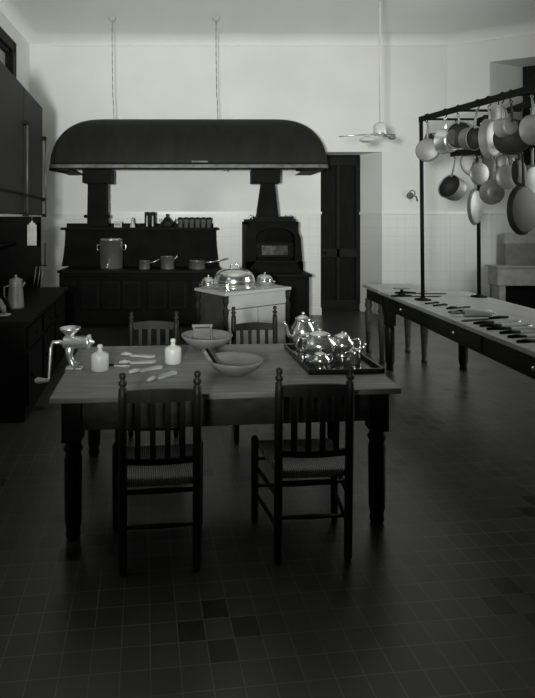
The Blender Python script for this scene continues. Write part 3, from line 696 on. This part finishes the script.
# tray and tea set
t = thing('serving_tray', 'black lacquered rectangular tray holding the silver tea service', 'tray', (.85, 3.47, ZT), R(4))
hw, hd = .23, .33
MB().box((-hw, -hd, .0), (hw, hd, .008)).build('base', M_TRAY, t, .003)
b = MB()
for x0, y0, x1, y1 in ((-hw, -hd, hw, -hd+.015), (-hw, hd-.015, hw, hd), (-hw, -hd, -hw+.015, hd), (hw-.015, -hd, hw, hd)): b.box((x0, y0, .008), (x1, y1, .032))
b.build('rim', M_TRAY, t, .004)
TZ = ZT+.008
def ont(px, py): p = on(px, py, TZ); return (p.x, p.y, TZ)
def teapot(name, cat, label, loc, rz, r, h, spout=True):
    t = thing(name, label, cat, loc, rz)
    MB().lathe([(r*.5, 0), (r*.55, .008), (r*.35, .018), (r*.75, h*.22), (r, h*.45), (r*.95, h*.6), (r*.62, h*.75), (r*.6, h*.78)], n=32).build('body', M_SILVER, t)
    MB().lathe([(r*.66, h*.78), (r*.6, h*.83), (r*.3, h*.9), (r*.08, h*.92), (r*.08, h*.94), (r*.14, h*.97), (r*.06, h), (.001, h*1.005)], n=24).build('lid', M_SILVER, t)
    if spout: MB().tube([(r*.9, 0, h*.35), (r*1.35, 0, h*.45), (r*1.55, 0, h*.7), (r*1.75, 0, h*.78)], [r*.2, r*.14, r*.1, r*.09], 10).build('spout', M_SILVER, t)
    MB().tube([(-r*.7, 0, h*.68), (-r*1.3, 0, h*.75), (-r*1.5, 0, h*.5), (-r*1.25, 0, h*.3), (-r*.92, 0, h*.35)], r*.07, 8).build('handle', M_SILVER, t)
    return t
def tl(u, v): c, s_ = math.cos(R(4)), math.sin(R(4)); return (.85+u*c-v*s_, 3.47+u*s_+v*c, TZ)
teapot('coffee_urn', 'urn', 'tallest silver urn at the back corner of the black tray', tl(-.12, .22), R(200), .085, .27)
teapot('teapot', 'teapot', 'large round silver teapot in the middle of the black tray', tl(-.07, -.0), R(20), .115, .20)
teapot('sugar_bowl', 'bowl', 'silver lidded sugar bowl at the right of the black tray', tl(.105, .06), R(160), .08, .165, False)
teapot('creamer', 'jug', 'small silver creamer at the left front of the black tray', tl(-.13, -.22), R(200), .06, .11)
t = thing('milk_jug', 'small plain bright jug at the front right of the black tray', 'jug', tl(.12, -.13))
MB().lathe([(.04, 0), (.042, .004), (.03, .07), (.034, .09), (.03, .09), (.026, .07), (.03, .01), (.001, .008)], n=20).build('body', M_SILVER, t)
MB().tube([(.03, 0, .08), (.06, 0, .11), (.065, 0, .13)], [.01, .008, .006]).build('spout', M_SILVER, t)
MB().tube([(-.03, 0, .08), (-.06, 0, .07), (-.06, 0, .03), (-.036, 0, .02)], .004).build('handle', M_SILVER, t)

# ================================================================ work bench on the right
ZB = .86; bx0, bx1, by0, by1 = 2.07, 3.08, 2.2, 6.12
t = thing('work_bench', 'long dark work bench with pale top carrying the pot rack', 'table', (bx0, by0, 0))
W, D = bx1-bx0, by1-by0
MB().box((0, 0, ZB-.035), (W, D, ZB)).build('benchtop', M_BENCHTOP, t, .004)
MB().box((.02, .04, .68), (.06, D-.04, ZB-.035)).build('apron', M_BENCH, t)
MB().box((W-.06, .04, .68), (W-.02, D-.04, ZB-.035)).build('apron', M_BENCH, t)
MB().box((.02, D-.08, .60), (W-.02, D-.04, ZB-.035)).build('apron', M_BENCH, t)
MB().box((.02, .04, .68), (W-.02, .08, ZB-.035)).build('apron', M_BENCH, t)
for x in (.065, W-.12):
    for y in (.12, D-.16):
        b = MB(); b.box((x-.05, y-.05, .5), (x+.05, y+.05, ZB-.036)); b.lathe([(.04, 0), (.042, .02), (.036, .04), (.05, .1), (.05, .46), (.04, .5)], T(x, y, 0), 16); b.build('leg', M_BENCH, t)
for yk in (.0103, .00816, .0062, .0048):
    Y_ = F*yk-by0
    d = MB().box((.012, Y_-.4, .70), (.022, Y_+.4, .81)).build('drawer', M_BENCH, t, .002)
    MB().ball((.0, Y_, .755), .016).build('knob', M_SILVER, d)
# little turned table behind it
t = thing('side_table', 'small table with turned legs standing beyond the work bench', 'table', (2.09, 6.2, 0))
MB().box((0, 0, .82), (.62, .62, .86)).build('tabletop', M_BENCHTOP, t, .004)
MB().box((.04, .04, .68), (.58, .58, .82)).build('apron', M_BENCH, t)
for x, y in ((.06, .06), (.56, .06), (.06, .56), (.56, .56)):
    MB().lathe([(.03, 0), (.038, .02), (.028, .04), (.045, .4), (.05, .5), (.032, .55), (.048, .6), (.04, .64), (.045, .68)], T(x, y, 0), 16).build('leg', M_TABLEWOOD, t)

# ================================================================ rack
t = thing('pot_rack', 'black iron pot rack on posts rising from the work bench', 'rack', (2.28, 5.43, ZB))
O = Vector((2.28, 5.43, ZB))
def l(x, y, z): return (x-O.x, y-O.y, z-O.z)
def flat(name, a, c, w_=.02, h_=.05):
    a, c = Vector(l(*a)), Vector(l(*c)); d = (c-a).normalized(); sd = d.cross(Vector((0, 0, 1))).normalized()*w_/2; up = Vector((0, 0, h_/2)); b = MB()
    v = [b.bm.verts.new(p) for p in (a-sd-up, a+sd-up, a+sd+up, a-sd+up, c-sd-up, c+sd-up, c+sd+up, c-sd+up)]
    for f_ in ((0, 1, 2, 3), (4, 5, 6, 7), (0, 1, 5, 4), (1, 2, 6, 5), (2, 3, 7, 6), (3, 0, 4, 7)): b.bm.faces.new([v[i] for i in f_])
    b.build(name, M_IRON, t)
fb = lambda Y: (2.27+.115*(5.43-Y), Y, 2.715-.045*(5.43-Y))     # front beam
rb = lambda Y: (2.97, Y, 2.74-.01*(5.65-Y))
lb = lambda Y: (2.63, Y, 2.37-.07*(5.5-Y))
flat('beam', fb(5.47), fb(2.55), .02, .055); flat('beam', rb(5.7), rb(2.55), .02, .055); flat('lower_beam', lb(5.55), lb(2.6), .02, .06)
for Y in (5.45, 4.9, 4.14, 3.4, 2.7): flat('crossbar', fb(Y), (2.97, Y, fb(Y)[2]), .02, .02)
for Y in (5.45, 4.14, 2.7): flat('hanger', (2.63, Y, lb(Y)[2]), (2.635, Y, fb(Y)[2]), .02, .02) if False else MB().tube([l(2.63, Y, lb(Y)[2]), l(2.63, Y, fb(Y)[2])], .008).build('hanger', M_IRON, t)
for x, y, z1, x1 in ((2.283, 5.43, 2.7, 2.265), (2.975, 5.65, 2.74, 2.965), (2.62, 2.6, 2.6, 2.6), (2.97, 2.6, 2.7, 2.97)):
    MB().tube([l(x, y, ZB+.01), l(x1, y, z1)], .019, 10).build('post', M_IRON, t)
    MB().lathe([(.08, 0), (.08, .012), (.03, .02), (.02, .035)], T(*l(x, y, ZB+.0)), 20).build('foot_plate', M_IRON, t)
# pans: beam functions solved for the pixel column
def solve(bf, px):
    lo, hi = 2.6, 5.7
    for _ in range(40):
        mid = (lo+hi)/2; X_, Y_, Z_ = bf(mid); x = PX+F*X_/Y_
        if x > px: lo = mid
        else: hi = mid
    return lo
def pan(name, cat, bf, px, py, rpx, yaw, depth, m, label, mouth=True, tilt=0, flare=1.12, roll=0, inner_shade=None):
    # mouth=True: the open side faces local -y (the camera at yaw 0), else the bottom does
    yaw = yaw-math.degrees(math.atan((px-PX)/F)); sg = -1 if mouth else 1; pxs = px
    for _ in range(4):
        Y = solve(bf, pxs); s = Y/F; oy = -sg*depth/2
        pxs = px+math.sin(R(yaw))*oy/s
    X_, _, Zb = bf(Y)
    zc = EYE-(py-PY)*s; r = rpx*s; Lh = max(.06, Zb-.03-zc-r-.02)
    t = thing(name, label, cat, (X_, Y, Zb-.05), R(yaw))
    MB().tube([(0, 0, .0), (0, -.02, .012), (0, -.024, .045), (0, -.022, .078), (0, .0, .086), (0, .016, .08)], .005, 6).build('hook', M_IRON, t)
    Mx = RY(R(roll)) @ RX(R(tilt))
    b = MB(); b.tube([Mx @ Vector(p_) for p_ in ((0, 0, .006), (.013, 0, -.008), (0, 0, -.024), (-.013, 0, -.008), (0, 0, .006))], .004, 6)
    b.tube([Mx @ Vector(p_) for p_ in ((0, 0, -.02), (0, -sg*.01, -Lh*.5), (0, -sg*.012, -Lh), (0, 0, -Lh-.02))], [.007, .010, .012, .010], 8)
    b.build('handle', m, t)
    Mb = Mx @ T(0, 0, -(Lh+r)) @ RX(PI/2 if sg < 0 else -PI/2) @ T(0, 0, -depth)
    r1 = r/flare
    MB().lathe([(.001, 0), (r1*.85, 0), (r1*.97, .006), (r1+(r-r1)*.2, depth*.2), (r, depth), (r+.003, depth+.002), (r-.005, depth), (r1-.004, .014), (.001, .010)], Mb, 32, cap=False).build('body', m, t)
    if inner_shade: MB().lathe([(.001, .013), (r1-.008, .016), (r-.008, depth-.002)], Mb, 32, cap=False).build('mouth_shade', inner_shade, t)  # dark inside surface: shade in the pan's mouth, painted as colour
    return t
FB, RB, LB = fb, rb, lb
M_MOUTH_SHADE = M_IRONPAN  # iron colour reused as painted shade inside the open pans
pan('skillet', 'pan', FB, 427, 150, 11.5, -10, .03, M_TIN, 'pale round skillet hanging lowest beside the front rack post', False)
pan('saucepan', 'saucepan', FB, 433, 143, 10, -58, .12, M_TIN, 'first upper saucepan right of the front rack post', True, 8, inner_shade=M_MOUTH_SHADE)
pan('saucepan', 'saucepan', FB, 447.5, 141, 12.5, 48, .12, M_STEEL, 'bright saucepan second along the upper beam, half turned', False, 5)
pan('saute_pan', 'pan', FB, 462, 135, 13.5, -25, .09, M_TIN, 'wide open saute pan with dark inside on the upper beam', True, 4, flare=1.02, inner_shade=M_MOUTH_SHADE)
pan('saucepan', 'saucepan', FB, 475, 138, 12, 50, .10, M_COPPER, 'dull saucepan between the open saute pan and the upright oval mould', True, 6, inner_shade=M_MOUTH_SHADE)
pan('round_lid', 'griddle', RB, 457, 162, 14.5, 8, .02, M_TIN, 'large pale round lid hanging at the far end of the rear beam', False)  # flat disc is a hanging lid, built like a shallow pan
pan('saucepan', 'saucepan', LB, 461, 188, 12, -38, .13, M_TIN, 'dark-mouthed saucepan on the lower beam nearest the front post', True, -18, flare=1.03, inner_shade=M_MOUTH_SHADE)
pan('skillet', 'pan', LB, 479.5, 173, 11.5, 46, .025, M_COPPER, 'small narrow skillet above the long oval pan on the lower beam', False)
pan('oval_pan', 'pan', LB, 475.5, 207, 18, 70, .03, M_COPPER, 'long narrow pan hanging lowest in front of the rear post', False)
pan('skillet', 'pan', RB, 485, 171, 16, 45, .03, M_IRONPAN, 'dark skillet behind the small narrow one, on the rear beam', False)
pan('ladle_pan', 'pan', LB, 494, 192, 12.5, 26, .07, M_COPPER, 'round-bottomed pan on the lower beam showing its shiny bottom', False, 6, flare=1.5)
pan('skillet', 'pan', LB, 505.5, 177, 12, 40, .03, M_TIN, 'small bright skillet right of the round-bottomed pan', False, roll=-4)
pan('strainer', 'strainer', RB, 504, 163, 9, 20, .05, M_TIN, 'small pale strainer behind the bright small skillet', False)
pan('skillet', 'pan', LB, 519, 163, 13, 66, .03, M_IRONPAN, 'dark skillet nearly edge-on above the biggest skillet', False)
pan('skillet', 'pan', LB, 523, 210, 25, 60, .035, M_IRONPAN, 'biggest dark skillet, hanging lowest at the right', False)
pan('skillet', 'pan', FB, 490, 139, 20, 66, .05, M_TIN, 'pale deep pan almost edge-on on the upper beam', False)
pan('saute_pan', 'pan', FB, 515, 137, 17.5, -20, .08, M_IRONPAN, 'broad black saute pan on the upper beam at the right', True, 3)
pan('saucepan', 'saucepan', FB, 503, 128, 9.5, 40, .1, M_TIN, 'small pale saucepan between the pale deep pan and the black saute pan', False)
pan('saucepan', 'saucepan', FB, 534, 130, 15, 45, .14, M_TIN, 'pale saucepan cut by the right edge of the picture', False)
pan('skillet', 'pan', RB, 532, 185, 20, 55, .04, M_COPPER, 'mid-grey skillet behind the biggest one at the picture edge', False)
# oval mould set upright on the rack
Y = solve(fb, 491); X_, _, Z_ = fb(Y)
t = thing('oval_mould', 'upright pale oval mould hung flat between the two upper beams', 'mould', (X_+.14, Y+.14, Z_-.29), R(-30))
MB().lathe([(.001, 0), (.05, 0), (.07, .03), (.075, .032), (.068, .028), (.045, .006), (.001, .005)], Matrix.Diagonal((1, 1, 1.7, 1)) @ T(0, .02, .09) @ RX(PI/2), 28, cap=False).build('body', M_TIN, t)
MB().tube([(0, .0, .26), (0, 0, .33)], .004).build('hook', M_IRON, t)

# ================================================================ tools on the bench
def bt(px, py): p = on(px, py, ZB); return (p.x, p.y)
a, c = Vector(bt(464, 316.5)), Vector(bt(491, 316.5))
t = thing('rolling_pin', 'pale wooden rolling pin lying near the front edge of the bench', 'rolling pin', (a.x, a.y, ZB), math.atan2((c-a).y, (c-a).x))
L_ = (c-a).length
MB().lathe([(.028, 0), (.031, .004), (.031, L_-.004), (.028, L_)], T(0, 0, .032) @ RY(PI/2), 20).build('barrel', M_PALEWOOD, t)
MB().tube([(-.11, 0, .032), (-.08, 0, .032), (0, 0, .032)], [.012, .015, .009], 10).build('handle', M_TIN, t)
MB().tube([(L_, 0, .032), (L_+.03, 0, .032)], [.009, .012], 10).build('handle', M_TIN, t)
blades = [((447, 309.5), (470, 307), 'short dark knife lying beside the front rack post'), ((508, 318), (462, 321.5), 'dark long knife directly in front of the rolling pin'),
          ((474, 324.5), (520, 321), 'second knife in front of the rolling pin'), ((480, 327), (531, 325.5), 'long thin knife with pale blade to the right'),
          ((487, 330), (545, 329), 'broad bright carving knife near the right edge'), ((500, 334), (548, 332), 'dark-handled carving knife left of the picture edge'),
          ((508, 338), (552, 337), 'thick dark-handled cleaver nearest the picture edge'), ((517, 343), (560, 341), 'foremost knife at the bench front edge'),
          ((395, 293.5), (446, 294), 'long thin knife at the far end behind the post'), ((391, 297), (441, 296.5), 'second long thin knife at the far end of the bench')]
for i, (a_, c_, lab) in enumerate(blades): knife('kitchen_knife', bt(*a_), bt(*c_), lab, ZB, M_STEEL if i not in (0, 1, 8, 9) else M_IRONPAN, M_BLACK, .045, .4, 'knives laid out on the bench')
for px, py, lab in ((431, 304, 'small dark whisk head just right of the front post foot'), (439, 306, 'small dark bottle opener between post foot and tools'), (455, 312.5, 'dark corkscrew left of the rolling pin')):
    p = bt(px, py); t = thing('can_opener', lab, 'opener', (p[0], p[1], ZB), R(20), 'small dark tools by the front post')
    MB().tube([(-.07, 0, .008), (0, 0, .009), (.06, .02, .008)], .008, 8).build('handle', M_BLACK, t)
    MB().tube([(.06, .02, .008), (.09, .04, .01), (.11, .02, .009), (.09, -.01, .009), (.06, .02, .008)], .006, 6).build('head', M_IRONPAN, t)
p = bt(404, 296); t = thing('small_scale', 'small low metal stand at the far end of the bench', 'stand', (p[0]+.02, p[1]+.12, ZB))
MB().box((-.08, -.05, .06), (.08, .05, .07)).build('plate', M_TIN, t); MB().lathe([(.04, 0), (.04, .008), (.015, .02), (.015, .06)], n=14).build('base', M_IRON, t)
